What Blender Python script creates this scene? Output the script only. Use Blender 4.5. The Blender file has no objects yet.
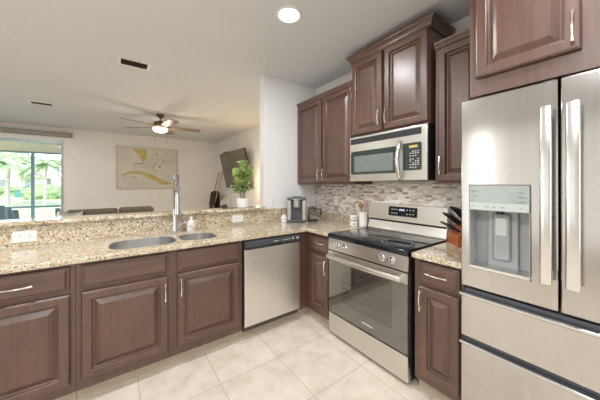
import bpy, bmesh, math, random
from mathutils import Vector, Matrix
PI = math.pi
random.seed(7)
S = bpy.context.scene
C = S.collection

# ------------------------------------------------------------------ camera, sky, sun, light, exposure
cam_d = bpy.data.cameras.new('camera')
cam = bpy.data.objects.new('camera', cam_d); C.objects.link(cam)
cam.location = (0, 0, 1.355)
cam.rotation_euler = (PI / 2, 0, -math.radians(36.4))
cam_d.sensor_width = 36; cam_d.lens = 15.0
cam_d.shift_x = -1 / 600; cam_d.shift_y = -15.3 / 600
cam_d.clip_start = 0.02; cam_d.clip_end = 500
S.camera = cam
S.view_settings.view_transform = 'Standard'; S.view_settings.look = 'None'
S.view_settings.exposure = -0.8
S.view_settings.use_curve_mapping = False

w = bpy.data.worlds.new('sky'); S.world = w; w.use_nodes = True
nt = w.node_tree; bg = nt.nodes['Background']
sky = nt.nodes.new('ShaderNodeTexSky'); sky.sky_type = 'NISHITA'
sky.sun_elevation = math.radians(48); sky.sun_rotation = math.radians(200); sky.sun_disc = False
nt.links.new(sky.outputs[0], bg.inputs[0]); bg.inputs[1].default_value = 1.3

def lamp(name, kind, loc, energy, color=(1, 1, 1), rot=(0, 0, 0), **kw):
    d = bpy.data.lights.new(name, kind); d.energy = energy; d.color = color
    for k, v in kw.items(): setattr(d, k, v)
    o = bpy.data.objects.new(name, d); C.objects.link(o); o.location = loc; o.rotation_euler = rot
    return o
lamp('sun', 'SUN', (0, -5, 20), 8, (1, .96, .9), (math.radians(42), 0, math.radians(-20)), angle=.01)
CEIL_POWER = 31
for x, y in ((1.076, 1.616), (-.55, 1.616), (1.076, .1), (-.55, .1), (1.0, -1.5), (-.7, -1.5)):
    lamp('can_and_fill_lamp', 'AREA', (x, y, 2.655), CEIL_POWER * (.72 if x > 0 else 1.4), (.985, .99, 1), (0, 0, 0), shape='DISK', size=.13)  # first one lights the modelled fixture; the others are added fill without fixtures
for x, y in ((-1.6, 4.2), (1.4, 4.0), (-1.6, 6.6)):
    lamp('living_fill', 'AREA', (x, y, 2.655), 27, (1, .985, .965), (0, 0, 0), shape='DISK', size=.15)  # unseen ceiling fill added to brighten the living room
# unseen broad fill added behind the camera; the back wall has no opening
lamp('back_fill', 'AREA', (-.6, -2.5, 1.35), 34, (.95, .975, 1), (PI / 2, 0, 0), shape='RECTANGLE', size=3.2, size_y=2.1)
lamp('left_fill', 'AREA', (-3.3, 1.9, 1.4), 20, (.95, .975, 1), (0, -PI / 2, 0), shape='RECTANGLE', size=2.2, size_y=3.6)  # wide fill added at the left wall to lift the range side
lamp('left_door_daylight', 'AREA', (-3.28, 2.03, 1.3), 13, (.97, .985, 1), (0, -PI / 2, 0), shape='RECTANGLE', size=2.4, size_y=.30)

# ------------------------------------------------------------------ materials
def newmat(name):
    m = bpy.data.materials.new(name); m.use_nodes = True
    return m, m.node_tree, m.node_tree.nodes['Principled BSDF']
def N(t, kind, **kw):
    n = t.nodes.new(kind)
    for k, v in kw.items(): setattr(n, k, v)
    return n
def coord(t, scale=(1, 1, 1), loc=(0, 0, 0), rot=(0, 0, 0)):
    tc = N(t, 'ShaderNodeTexCoord'); mp = N(t, 'ShaderNodeMapping')
    mp.inputs['Scale'].default_value = scale; mp.inputs['Location'].default_value = loc; mp.inputs['Rotation'].default_value = rot
    t.links.new(tc.outputs['Object'], mp.inputs[0]); return mp.outputs[0]
def ramp(t, src, stops, mode='LINEAR'):
    r = N(t, 'ShaderNodeValToRGB'); r.color_ramp.interpolation = mode
    el = r.color_ramp.elements
    while len(el) < len(stops): el.new(.5)
    for e, (p, c) in zip(el, stops):
        e.position = p; e.color = (*c, 1) if len(c) == 3 else c
    t.links.new(src, r.inputs[0]); return r.outputs[0]
def noise(t, vec, scale, detail=3, rough=.55):
    n = N(t, 'ShaderNodeTexNoise'); n.inputs['Scale'].default_value = scale
    n.inputs['Detail'].default_value = detail; n.inputs['Roughness'].default_value = rough
    t.links.new(vec, n.inputs['Vector']); return n.outputs['Fac']
def mix(t, fac, a, b):
    m = N(t, 'ShaderNodeMix', data_type='RGBA')
    for s, v in ((m.inputs[0], fac), (m.inputs[6], a), (m.inputs[7], b)):
        if hasattr(v, 'links') or hasattr(v, 'is_linked'): t.links.new(v, s)
        else: s.default_value = v if isinstance(v, (int, float)) else (*v, 1)
    return m.outputs[2]
def bump(t, p, h, strength=.1, dist=.01):
    b = N(t, 'ShaderNodeBump'); b.inputs['Strength'].default_value = strength; b.inputs['Distance'].default_value = dist
    t.links.new(h, b.inputs['Height']); t.links.new(b.outputs[0], p.inputs['Normal'])
def plain(name, c, rough=.5, metal=0, var=.06, scale=14, coat=0, emit=None, es=0, spec=None):
    m, t, p = newmat(name)
    f = noise(t, coord(t), scale)
    lo = tuple(max(0, x * (1 - var)) for x in c); hi = tuple(min(1, x * (1 + var)) for x in c)
    t.links.new(ramp(t, f, [(.3, lo), (.7, hi)]), p.inputs['Base Color'])
    p.inputs['Roughness'].default_value = rough; p.inputs['Metallic'].default_value = metal
    p.inputs['Coat Weight'].default_value = coat
    if spec is not None: p.inputs['Specular IOR Level'].default_value = spec
    if emit: p.inputs['Emission Color'].default_value = (*emit, 1); p.inputs['Emission Strength'].default_value = es
    return m
def wood(name, c, axis='z', rough=.36, coat=.7, var=.26):
    m, t, p = newmat(name)
    sc = {'z': (38, 38, 2.2), 'y': (38, 2.2, 38), 'x': (2.2, 38, 38)}[axis]
    g = noise(t, coord(t, sc), 1.0, 5, .6); big = noise(t, coord(t), 3.0, 2)
    lo = tuple(x * (1 - var) for x in c); hi = tuple(x * (1 + var) for x in c)
    a = ramp(t, g, [(.3, lo), (.7, hi)])
    b = ramp(t, big, [(.3, (.86, .86, .86)), (.7, (1.1, 1.08, 1.06))])
    mm = N(t, 'ShaderNodeMix', data_type='RGBA', blend_type='MULTIPLY'); mm.inputs[0].default_value = 1
    t.links.new(a, mm.inputs[6]); t.links.new(b, mm.inputs[7]); t.links.new(mm.outputs[2], p.inputs['Base Color'])
    p.inputs['Roughness'].default_value = rough; p.inputs['Coat Weight'].default_value = coat; p.inputs['Coat Roughness'].default_value = .33
    return m
def steel(name, c=(.62, .6, .565), rough=.3, sc=(4, 4, 260), metal=1.0):
    m, t, p = newmat(name)
    f = noise(t, coord(t, sc), 1.0, 3)
    t.links.new(ramp(t, f, [(.3, tuple(x * .975 for x in c)), (.7, tuple(min(1, x * 1.02) for x in c))]), p.inputs['Base Color'])
    r = N(t, 'ShaderNodeMapRange'); r.inputs[3].default_value = rough * .85; r.inputs[4].default_value = rough * 1.15
    t.links.new(f, r.inputs[0]); t.links.new(r.outputs[0], p.inputs['Roughness'])
    p.inputs['Metallic'].default_value = metal
    return m
def granite():
    m, t, p = newmat('granite')
    v = coord(t)
    base = ramp(t, noise(t, v, 9, 4), [(.32, (.53, .43, .285)), (.5, (.64, .55, .40)), (.68, (.75, .67, .53))])
    tan = ramp(t, noise(t, v, 42, 3, .6), [(.52, (0, 0, 0)), (.60, (1, 1, 1))])
    c1 = mix(t, tan, base, (.47, .37, .24))
    wh = ramp(t, noise(t, coord(t, loc=(3, 1, 7)), 50, 3, .6), [(.58, (0, 0, 0)), (.66, (1, 1, 1))])
    c2 = mix(t, wh, c1, (.87, .83, .75))
    gr = ramp(t, noise(t, coord(t, loc=(9, 4, 2)), 62, 2, .5), [(.59, (0, 0, 0)), (.64, (1, 1, 1))])
    c3 = mix(t, gr, c2, (.30, .20, .11))
    bk = ramp(t, noise(t, coord(t, loc=(1, 8, 5)), 105, 2, .5), [(.60, (0, 0, 0)), (.64, (1, 1, 1))])
    c4 = mix(t, bk, c3, (.045, .035, .03))
    t.links.new(c4, p.inputs['Base Color'])
    p.inputs['Roughness'].default_value = .12; p.inputs['Coat Weight'].default_value = .3; p.inputs['Coat Roughness'].default_value = .05
    return m
def mosaic():
    m, t, p = newmat('mosaic')
    tc = N(t, 'ShaderNodeTexCoord'); sx = N(t, 'ShaderNodeSeparateXYZ'); cb = N(t, 'ShaderNodeCombineXYZ')
    t.links.new(tc.outputs['Object'], sx.inputs[0]); t.links.new(sx.outputs[1], cb.inputs[0]); t.links.new(sx.outputs[2], cb.inputs[1])
    def brick(loc, wd):
        mp = N(t, 'ShaderNodeMapping'); mp.inputs['Location'].default_value = loc
        t.links.new(cb.outputs[0], mp.inputs[0])
        b = N(t, 'ShaderNodeTexBrick'); b.offset = .37; b.offset_frequency = 2; b.squash = .62; b.squash_frequency = 3
        b.inputs['Color1'].default_value = (0, 0, 0, 1); b.inputs['Color2'].default_value = (1, 1, 1, 1); b.inputs['Mortar'].default_value = (.5, .5, .5, 1)
        b.inputs['Scale'].default_value = 1; b.inputs['Mortar Size'].default_value = .0012; b.inputs['Mortar Smooth'].default_value = .1
        b.inputs['Brick Width'].default_value = wd; b.inputs['Row Height'].default_value = .0195
        t.links.new(mp.outputs[0], b.inputs['Vector']); return b
    b = brick((.03, .004, 0), .066)
    col = ramp(t, b.outputs['Color'], [(0, (.88, .85, .80)), (.16, (.56, .45, .37)), (.26, (.76, .69, .645)), (.38, (.92, .90, .86)),
                                       (.52, (.66, .58, .54)), (.64, (.38, .28, .21)), (.72, (.78, .72, .67)), (.84, (.88, .86, .80)), (.93, (.56, .46, .41))], 'CONSTANT')
    vn = noise(t, coord(t), 60, 3)
    vv = ramp(t, vn, [(.3, (.88, .88, .88)), (.7, (1.06, 1.06, 1.06))])
    mm = N(t, 'ShaderNodeMix', data_type='RGBA', blend_type='MULTIPLY'); mm.inputs[0].default_value = 1
    t.links.new(col, mm.inputs[6]); t.links.new(vv, mm.inputs[7])
    t.links.new(mix(t, b.outputs['Fac'], mm.outputs[2], (.70, .66, .60)), p.inputs['Base Color'])
    p.inputs['Roughness'].default_value = .25
    return m
def floor_tile():
    m, t, p = newmat('floor_tile')
    v = coord(t, loc=(-1.02 + .45 * 20, -1.24 + .45 * 20, 0))
    b = N(t, 'ShaderNodeTexBrick'); b.offset = 0; b.squash = 1
    b.inputs['Color1'].default_value = (0, 0, 0, 1); b.inputs['Color2'].default_value = (1, 1, 1, 1)
    b.inputs['Scale'].default_value = 1; b.inputs['Mortar Size'].default_value = .0035; b.inputs['Mortar Smooth'].default_value = .2
    b.inputs['Brick Width'].default_value = .45; b.inputs['Row Height'].default_value = .45
    t.links.new(v, b.inputs['Vector'])
    a = ramp(t, noise(t, coord(t), 7, 6, .65), [(.3, (.60, .52, .42)), (.5, (.70, .63, .53)), (.7, (.77, .71, .62))])
    tint = ramp(t, b.outputs['Color'], [(0, (.95, .95, .95)), (1, (1.03, 1.02, 1.0))])
    mm = N(t, 'ShaderNodeMix', data_type='RGBA', blend_type='MULTIPLY'); mm.inputs[0].default_value = 1
    t.links.new(a, mm.inputs[6]); t.links.new(tint, mm.inputs[7])
    t.links.new(mix(t, b.outputs['Fac'], mm.outputs[2], (.50, .44, .365)), p.inputs['Base Color'])
    p.inputs['Roughness'].default_value = .42
    return m
def glassmat(name, tint=(.95, .98, .98), refl=.08, rough=.02):
    m = bpy.data.materials.new(name); m.use_nodes = True; t = m.node_tree; t.nodes.clear()
    out = N(t, 'ShaderNodeOutputMaterial'); tr = N(t, 'ShaderNodeBsdfTransparent'); gl = N(t, 'ShaderNodeBsdfGlossy'); mx = N(t, 'ShaderNodeMixShader')
    fr = N(t, 'ShaderNodeFresnel'); fr.inputs[0].default_value = 1.3
    nz = noise(t, coord(t), 3); rr = ramp(t, nz, [(0, tint), (1, tuple(min(1, x * 1.02) for x in tint))])
    t.links.new(rr, tr.inputs[0]); gl.inputs['Roughness'].default_value = rough
    t.links.new(fr.outputs[0], mx.inputs[0]); t.links.new(tr.outputs[0], mx.inputs[1]); t.links.new(gl.outputs[0], mx.inputs[2])
    t.links.new(mx.outputs[0], out.inputs[0]); return m

M = {}
WOODC = (.106, .050, .034)
M['wood'] = wood('cabinet_wood', WOODC, 'z'); M['wood_h'] = wood('cabinet_wood_across', WOODC, 'x'); M['wood_y'] = wood('cabinet_wood_along', WOODC, 'y')
M['granite'] = granite(); M['mosaic'] = mosaic(); M['tile'] = floor_tile()
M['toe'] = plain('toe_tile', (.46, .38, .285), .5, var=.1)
M['wall'] = plain('wall_paint', (.82, .80, .765), .85, var=.015, scale=4)
M['wall_white'] = plain('white_wall_paint', (.84, .84, .84), .8, var=.012, scale=4)
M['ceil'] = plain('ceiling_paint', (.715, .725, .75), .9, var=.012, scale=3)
M['trim'] = plain('white_trim', (.85, .84, .82), .45, var=.02)
M['steel'] = steel('brushed_steel', (.70, .68, .64)); M['steel_v'] = steel('brushed_steel_upright', (.82, .80, .76), sc=(50, 50, 1.5), rough=.33)
M['fridge'] = steel('fridge_steel', (.55, .53, .505), .15, (3, 60, 1.5)); M['chrome'] = steel('chrome', (.66, .67, .69), .14, (3, 3, 3))
M['fhandle'] = steel('polished_handle', (.74, .74, .73), .2, (60, 60, 2)); M['nickel'] = steel('satin_nickel', (.78, .74, .67), .25, (30, 30, 30)); M['sink'] = steel('sink_steel', (.66, .66, .66), .32, (50, 50, 50))
M['greysteel'] = plain('grey_dispenser_plastic', (.36, .375, .385), .4, .1, var=.04)
M['panelgrey'] = plain('dispenser_panel', (.36, .40, .385), .25, .2, var=.05); M['panelpale'] = plain('pale_button_strip', (.50, .55, .52), .3, .1, var=.03)
M['mark'] = plain('grey_marking', (.22, .25, .25), .5); M['pale'] = plain('pale_marking', (.75, .76, .76), .5)
M['black'] = plain('black_plastic', (.018, .018, .02), .35); M['blackglass'] = plain('black_glass', (.010, .012, .016), .05, spec=.4)
M['ovenglass'] = plain('oven_glass', (.075, .068, .058), .05, coat=1, spec=1); M['ovenwin'] = plain('oven_window_glass', (.03, .028, .025), .05, coat=1, spec=1)
for k_ in ('ovenglass', 'ovenwin'): M[k_].node_tree.nodes['Principled BSDF'].inputs['Coat IOR'].default_value = 1.9; M['darkgrey'] = plain('dark_grey_plastic', (.07, .075, .085), .35)
M['toepanel'] = plain('brown_grey_metal', (.075, .065, .055), .5); M['gasket'] = plain('dark_gap', (.045, .043, .04), .6)
M['mwglass'] = plain('microwave_glass', (.035, .05, .05), .12, coat=.3); M['mwwin'] = plain('microwave_mesh_window', (.22, .26, .25), .25, .3, coat=.3)
M['amber'] = plain('amber_display', (.35, .25, .06), .4, emit=(1, .7, .2), es=.5); M['bluedisp'] = plain('blue_display', (.3, .3, .5), .3, emit=(.65, .7, 1), es=.8)
M['white'] = plain('white_plastic', (.84, .83, .81), .35, var=.02); M['ceramic'] = plain('white_ceramic', (.86, .85, .83), .2, var=.02, coat=.3)
M['lightwood'] = wood('light_wood', (.50, .33, .18), 'z', .5, 0); M['blockwood'] = wood('orange_wood', (.42, .115, .025), 'z', .4, .2)
M['copper'] = plain('wood_lid', (.42, .2, .1), .4); M['leaf'] = plain('leaf_green', (.36, .47, .16), .4, var=.45, scale=22); M['stem'] = plain('bark', (.2, .13, .07), .8)
M['soil'] = plain('soil', (.05, .035, .025), .9); M['sofa'] = plain('brown_sofa_cloth', (.125, .105, .075), .9, var=.12, scale=60)
M['throw'] = plain('dark_brown_throw', (.055, .042, .032), .95, var=.25, scale=50); M['bronze'] = plain('bronze_metal', (.16, .12, .085), .35, .8)
M['blade'] = wood('fan_blade_wood', (.23, .17, .12), 'x', .4, .1); M['lampglow'] = plain('lit_glass', (1, .95, .85), .4, emit=(1, .86, .62), es=6)
M['canglow'] = plain('lit_lens', (1, 1, 1), .4, emit=(1, .98, .96), es=7); M['screen'] = plain('tv_screen', (.16, .14, .10), .5, var=.15, scale=3)
M['ventdark'] = plain('vent_dark', (.10, .09, .07), .7); M['valance'] = plain('valance_fabric', (.30, .28, .25), .8)
M['aluminium'] = plain('grey_aluminium', (.42, .47, .50), .4, .2); M['lanai'] = plain('lanai_frame', (.20, .27, .30), .5)
M['soffit'] = plain('lanai_ceiling', (.95, .86, .68), .8); M['slab'] = plain('patio_slab', (.62, .62, .60), .8); M['grass'] = plain('lawn', (.40, .44, .20), .95, var=.2, scale=.4)
M['hedge'] = plain('hedge_leaves', (.25, .34, .14), .8, var=.4, scale=4); M['palm'] = plain('palm_leaves', (.34, .45, .22), .7, var=.35, scale=3)
M['trunk'] = plain('palm_trunk', (.45, .40, .34), .9, var=.25, scale=9); M['stucco'] = plain('stucco', (.80, .74, .68), .9); M['roof'] = plain('tile_roof', (.55, .38, .32), .9, var=.15, scale=3)
M['winpane'] = plain('far_window', (.16, .18, .2), .2); M['util'] = plain('green_utility_paint', (.06, .19, .17), .6); M['bluechair'] = plain('slate_blue_plastic', (.20, .27, .33), .6)
M['glass'] = glassmat('window_glass'); M['clearglass'] = glassmat('clear_glass', (.80, .84, .86), rough=.03)
M['coffee'] = plain('silver_plastic', (.44, .43, .415), .35, .6); M['slate'] = plain('slate_plastic', (.115, .125, .138), .35)
M['flower'] = plain('cream_petal', (.80, .74, .6), .7); M['yellow'] = plain('yellow_mark', (.85, .62, .10), .5); M['pink'] = plain('pinkish_spoon', (.48, .36, .33), .5)

def mapmat():
    m, t, p = newmat('printed_chart')
    v = coord(t)
    pa = ramp(t, noise(t, v, 2.2, 4), [(.35, (.60, .57, .49)), (.65, (.70, .67, .58))])
    sp = ramp(t, noise(t, v, 26, 4, .7), [(.63, (0, 0, 0)), (.70, (.55, .55, .55))])
    t.links.new(mix(t, sp, pa, (.42, .38, .30)), p.inputs['Base Color']); p.inputs['Roughness'].default_value = .8
    return m
M['chart'] = mapmat(); M['land'] = plain('ochre_land', (.56, .44, .17), .8, var=.18, scale=12); M['ink'] = plain('chart_ink', (.25, .21, .15), .8)
M['shoal'] = plain('chart_shoal', (.50, .46, .36), .8, var=.15, scale=30)

# ------------------------------------------------------------------ geometry helpers
ORG = {}
class MB:
    def __init__(self): self.bm = bmesh.new()
    def face(self, pts):
        try: return self.bm.faces.new([self.bm.verts.new(p) for p in pts])
        except ValueError: return None
    def box(self, x0, x1, y0, y1, z0, z1, bev=0, seg=2, mat4=None):
        b = bmesh.new()
        v = [b.verts.new((x, y, z)) for x in (x0, x1) for y in (y0, y1) for z in (z0, z1)]
        for f in ((0, 1, 3, 2), (4, 6, 7, 5), (0, 4, 5, 1), (2, 3, 7, 6), (0, 2, 6, 4), (1, 5, 7, 3)): b.faces.new([v[i] for i in f])
        if bev: bmesh.ops.bevel(b, geom=list(b.edges), offset=bev, segments=seg, affect='EDGES', profile=.5)
        self.add(b, mat4); return self
    def add(self, b, mat4=None):
        if mat4 is not None: b.transform(mat4)
        me = bpy.data.meshes.new('tmp'); b.to_mesh(me); b.free(); self.bm.from_mesh(me); bpy.data.meshes.remove(me)
    def ring(self, c, ax, r, n, ref=None):
        ax = Vector(ax).normalized()
        a = Vector(ref) if ref else (Vector((0, 0, 1)) if abs(ax.z) < .9 else Vector((1, 0, 0)))
        u = ax.cross(a).normalized(); v = ax.cross(u)
        rx, ry = r if isinstance(r, tuple) else (r, r)
        return [self.bm.verts.new(Vector(c) + u * rx * math.cos(2 * PI * k / n) + v * ry * math.sin(2 * PI * k / n)) for k in range(n)]
    def skin(self, rings, caps=True):
        n = len(rings[0])
        for a, b in zip(rings, rings[1:]):
            for k in range(n): self.bm.faces.new((a[k], a[(k + 1) % n], b[(k + 1) % n], b[k]))
        if caps:
            self.bm.faces.new(rings[0][::-1]); self.bm.faces.new(rings[-1])
    def tube(self, path, r, n=8, caps=True, ref=None):
        P = [Vector(p) for p in path]; R = r if isinstance(r, list) else [r] * len(P)
        rings = []
        for i, p in enumerate(P):
            d = (P[min(i + 1, len(P) - 1)] - P[max(i - 1, 0)])
            rings.append(self.ring(p, d, R[i], n, ref))
        self.skin(rings, caps); return self
    def cyl(self, p0, p1, r0, r1=None, n=20): return self.tube([p0, p1], [r0, r0 if r1 is None else r1], n)
    def lathe(self, prof, c=(0, 0, 0), n=24, closed=True, M4=None):
        b = bmesh.new(); rings = []
        for r, z in prof:
            rings.append([b.verts.new((c[0] + r * math.cos(2 * PI * k / n), c[1] + r * math.sin(2 * PI * k / n), c[2] + z)) for k in range(n)])
        for a, d in zip(rings, rings[1:]):
            for k in range(n): b.faces.new((a[k], a[(k + 1) % n], d[(k + 1) % n], d[k]))
        if closed: b.faces.new(rings[0][::-1]); b.faces.new(rings[-1])
        self.add(b, M4); return self
    def prism(self, poly, f0, f1):
        """poly: list of 2D, f0/f1: functions 2D -> 3D for both ends"""
        a = [self.bm.verts.new(f0(p)) for p in poly]; b = [self.bm.verts.new(f1(p)) for p in poly]
        n = len(a)
        for k in range(n): self.bm.faces.new((a[k], a[(k + 1) % n], b[(k + 1) % n], b[k]))
        self.bm.faces.new(a[::-1]); self.bm.faces.new(b); return self
    def slab(self, outer, holes, z0, z1):
        """flat slab with holes, outline in x,y"""
        bm = self.bm
        for z, flip in ((z1, False), (z0, True)):
            edges = []
            for loop in [outer] + holes:
                vs = [bm.verts.new((x, y, z)) for x, y in loop]
                edges += [bm.edges.new((vs[k], vs[(k + 1) % len(vs)])) for k in range(len(vs))]
            bmesh.ops.triangle_fill(bm, use_beauty=True, use_dissolve=False, edges=edges)
        for loop in [outer] + holes:
            n = len(loop)
            for k in range(n):
                (xa, ya), (xb, yb) = loop[k], loop[(k + 1) % n]
                self.face([(xa, ya, z0), (xb, yb, z0), (xb, yb, z1), (xa, ya, z1)])
        bmesh.ops.remove_doubles(bm, verts=bm.verts, dist=1e-5); return self
    def panel(self, O, A, Nn, w, h, loops):
        """nested rectangles: O lower-left-back corner, A unit across, Nn unit outward, loops [(inset, depth)]"""
        O, A, Nn = Vector(O), Vector(A), Vector(Nn); Z = Vector((0, 0, 1)); rings = []
        for ins, dep in loops:
            rings.append([self.bm.verts.new(O + A * a + Z * b + Nn * dep) for a, b in ((ins, ins), (w - ins, ins), (w - ins, h - ins), (ins, h - ins))])
        self.skin(rings); return self
    def build(self, name, m, parent=None, smooth=None, bevel=0, **props):
        bm = self.bm
        bmesh.ops.recalc_face_normals(bm, faces=bm.faces)
        org = Vector((0, 0, 0))
        if parent is not None:
            org = ORG.get(parent.name, org)
            if org.length: bmesh.ops.translate(bm, vec=-org, verts=bm.verts)
        me = bpy.data.meshes.new(name); bm.to_mesh(me); bm.free()
        mm = M[m] if isinstance(m, str) else m
        me.materials.append(mm)
        o = bpy.data.objects.new(name, me); C.objects.link(o)
        if parent is not None: o.parent = parent
        ORG[o.name] = org
        if smooth is not None:
            me.polygons.foreach_set('use_smooth', [True] * len(me.polygons))
            if smooth < 180: me.set_sharp_from_angle(angle=math.radians(smooth))
        if bevel:
            md = o.modifiers.new('edge', 'BEVEL'); md.width = bevel; md.segments = 2; md.limit_method = 'ANGLE'; md.angle_limit = math.radians(50)
        for k, v in props.items(): o[k] = v
        return o
def thing(name, label, cat, loc=(0, 0, 0), rz=0, group=None, local=False):
    o = bpy.data.objects.new(name, None); C.objects.link(o); o.empty_display_size = .05
    o.location = loc; o.rotation_euler = (0, 0, rz); o['label'] = label; o['category'] = cat
    if group: o['group'] = group
    ORG[o.name] = Vector((0, 0, 0)) if local else Vector(loc)      # local: parts are modelled about the origin
    return o
def tag(o, label, cat, group=None, kind=None):
    o['label'] = label; o['category'] = cat
    if group: o['group'] = group
    if kind: o['kind'] = kind
    return o
def struct(o): o['kind'] = 'structure'; return o
def dup(src, loc, rz=None, label=None, rot=None):
    r = src.copy(); C.objects.link(r); r.location = loc
    if rz is not None: r.rotation_euler = (0, 0, rz)
    if rot is not None: r.rotation_euler = rot
    if label: r['label'] = label
    for ch in src.children:
        c = ch.copy(); C.objects.link(c); c.parent = r
        for g in ch.children:
            d = g.copy(); C.objects.link(d); d.parent = c
    return r
def rrect(x0, x1, y0, y1, r, n=6):
    out = []
    for cx, cy, a0 in ((x1 - r, y1 - r, 0), (x0 + r, y1 - r, 90), (x0 + r, y0 + r, 180), (x1 - r, y0 + r, 270)):
        for k in range(n + 1):
            a = math.radians(a0 + 90 * k / n); out.append((cx + r * math.cos(a), cy + r * math.sin(a)))
    return out

# ------------------------------------------------------------------ the room
XW, YS, CH = 2.21, 2.66, 2.675
struct(MB().box(-3.4, 2.75, -2.7, 8.1, -.08, 0).build('floor', 'tile'))
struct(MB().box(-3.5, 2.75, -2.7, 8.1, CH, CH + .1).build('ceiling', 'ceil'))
struct(MB().box(XW, XW + .12, -2.6, YS, 0, CH).build('wall_right', 'wall'))
struct(MB().box(1.409, 2.56, YS, YS + .1, 0, CH).build('wall_divider', 'wall_white'))
struct(MB().box(2.557, 2.68, YS + .1, 7.95, 0, CH).build('wall_living', 'wall'))
struct(MB().box(-.69, 1.409, 2.65, 2.75, 0, 1.062).build('wall_peninsula', 'wall'))
mb = MB(); mb.box(-3.4, -3.35, 7.95, 8.07, 0, CH); mb.box(-1.0, 2.68, 7.95, 8.07, 0, CH); mb.box(-3.35, -1.0, 7.95, 8.07, 2.345, CH)
struct(mb.build('wall_far', 'wall'))
struct(MB().box(-3.5, -3.4, -2.7, 8.07, 0, CH).build('wall_left', 'wall'))
struct(MB().box(-3.4, XW + .12, -2.7, -2.6, 0, CH).build('wall_back', 'wall'))
struct(MB().box(-1.0, 2.557, 7.936, 7.95, 0, .1).build('baseboard_far', 'trim'))
struct(MB().box(2.543, 2.557, YS + .1, 7.936, 0, .1).build('baseboard_living', 'trim'))
# mosaic backsplash on the range wall
struct(MB().box(XW - .008, XW, .56, YS, .99, 1.37).build('trim_1', 'mosaic'))
# sliding door
mb = MB()
mb.box(-3.35, -3.30, 7.93, 8.05, 0, 2.345); mb.box(-1.035, -1.0, 7.93, 8.05, 0, 2.345); mb.box(-3.30, -1.035, 7.93, 8.05, 2.30, 2.345); mb.box(-3.30, -1.035, 7.93, 8.05, 0, .03)
dr = struct(mb.build('door_1', 'aluminium'))
mb = MB()
for xa, xb, yy in ((-3.30, -2.22, 8.02), (-2.16, -1.035, 7.98)):
    mb.box(xa, xb, yy - .003, yy + .003, .03, 2.30)
mb.build('glass_pane', 'glass', dr)
mb = MB(); mb.box(-2.22, -2.16, 7.96, 8.04, .03, 2.30); mb.build('meeting_stile', 'aluminium', dr)
o = MB().box(-3.38, -.84, 7.86, 7.948, 2.455, 2.56, .006).build('window_valance', 'valance')
tag(o, 'grey fabric valance box mounted above the sliding glass door', 'valance')

# ------------------------------------------------------------------ cabinetry builders
DOOR = [(.005, 0), (.005, .006), (0, .006), (0, .017), (.005, .024), (.010, .026), (.046, .026), (.051, .024), (.054, .011), (.058, .008), (.065, .008), (.092, .0225), (.095, .0235)]
DRAW = [(.005, 0), (.005, .006), (0, .006), (0, .015), (.004, .0175), (.011, .0175), (.013, .0195), (.022, .026), (.026, .026)]
def pull(parent, c, along, out, L=.125):
    """bow handle with flared ends: c centre on the face"""
    c, al, ou = Vector(c), Vector(along), Vector(out); mb = MB()
    pts, rr = [], []
    for k in range(13):
        t = -1 + 2 * k / 12
        pts.append(c + al * (t * L / 2) + ou * (.018 + .012 * math.cos(t * PI / 2)))
        rr.append(.0042 + .0035 * max(0, abs(t) - .55) / .45 + (.0012 if abs(t) < .2 else 0))
    mb.tube(pts, rr, 8)
    for s in (-1, 1):
        e = c + al * (s * L * .40)
        mb.tube([e, e + ou * .008, e + ou * .021], [.009, .005, .0055], 10)
    return mb.build('handle', 'nickel', parent, 40, label='satin nickel bow handle')
def door(root, O, A, Nn, w, h, hpos=None, hdir='v', name='door', loops=None, mat='wood'):
    d = MB().panel(O, A, Nn, w, h, loops or DOOR).build(name, mat, root, bevel=.0015)
    if hpos:
        c = Vector(O) + Vector(A) * hpos[0] + Vector((0, 0, hpos[1])) + Vector(Nn) * .025
        pull(d, c, (0, 0, 1) if hdir == 'v' else A, Nn)
    return d
PX, PN = (1, 0, 0), (0, -1, 0)        # peninsula: across, outward
RX, RN = (0, -1, 0), (-1, 0, 0)       # range wall: across (towards the fridge), outward

BG = 'base cabinets under the granite'
def base_carcass(root, x0, x1, y0, y1, front):
    """hollow cabinet box with a front frame; front 'y' faces -y, 'x' faces -x"""
    mb = MB(); t = .018
    if front == 'y':
        mb.box(x0, x0 + t, y0 + .02, y1, .088, .872); mb.box(x1 - t, x1, y0 + .02, y1, .088, .872)
        mb.box(x0, x1, y1 - t, y1, .088, .872); mb.box(x0, x1, y0 + .02, y1, .088, .118); mb.box(x0, x1, y0, y0 + .02, .088, .872)
        b = mb.build('body', 'wood', root)
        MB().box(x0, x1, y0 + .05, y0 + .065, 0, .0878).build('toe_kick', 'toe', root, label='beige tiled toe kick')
    else:
        mb.box(x0 + .02, x1, y0, y0 + t, .088, .872); mb.box(x0 + .02, x1, y1 - t, y1, .088, .872)
        mb.box(x1 - t, x1, y0, y1, .088, .872); mb.box(x0 + .02, x1, y0, y1, .088, .118); mb.box(x0, x0 + .02, y0, y1, .088, .872)
        b = mb.build('body', 'wood', root)
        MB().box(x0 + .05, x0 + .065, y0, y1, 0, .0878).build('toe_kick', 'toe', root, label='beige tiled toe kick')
    return b
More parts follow.
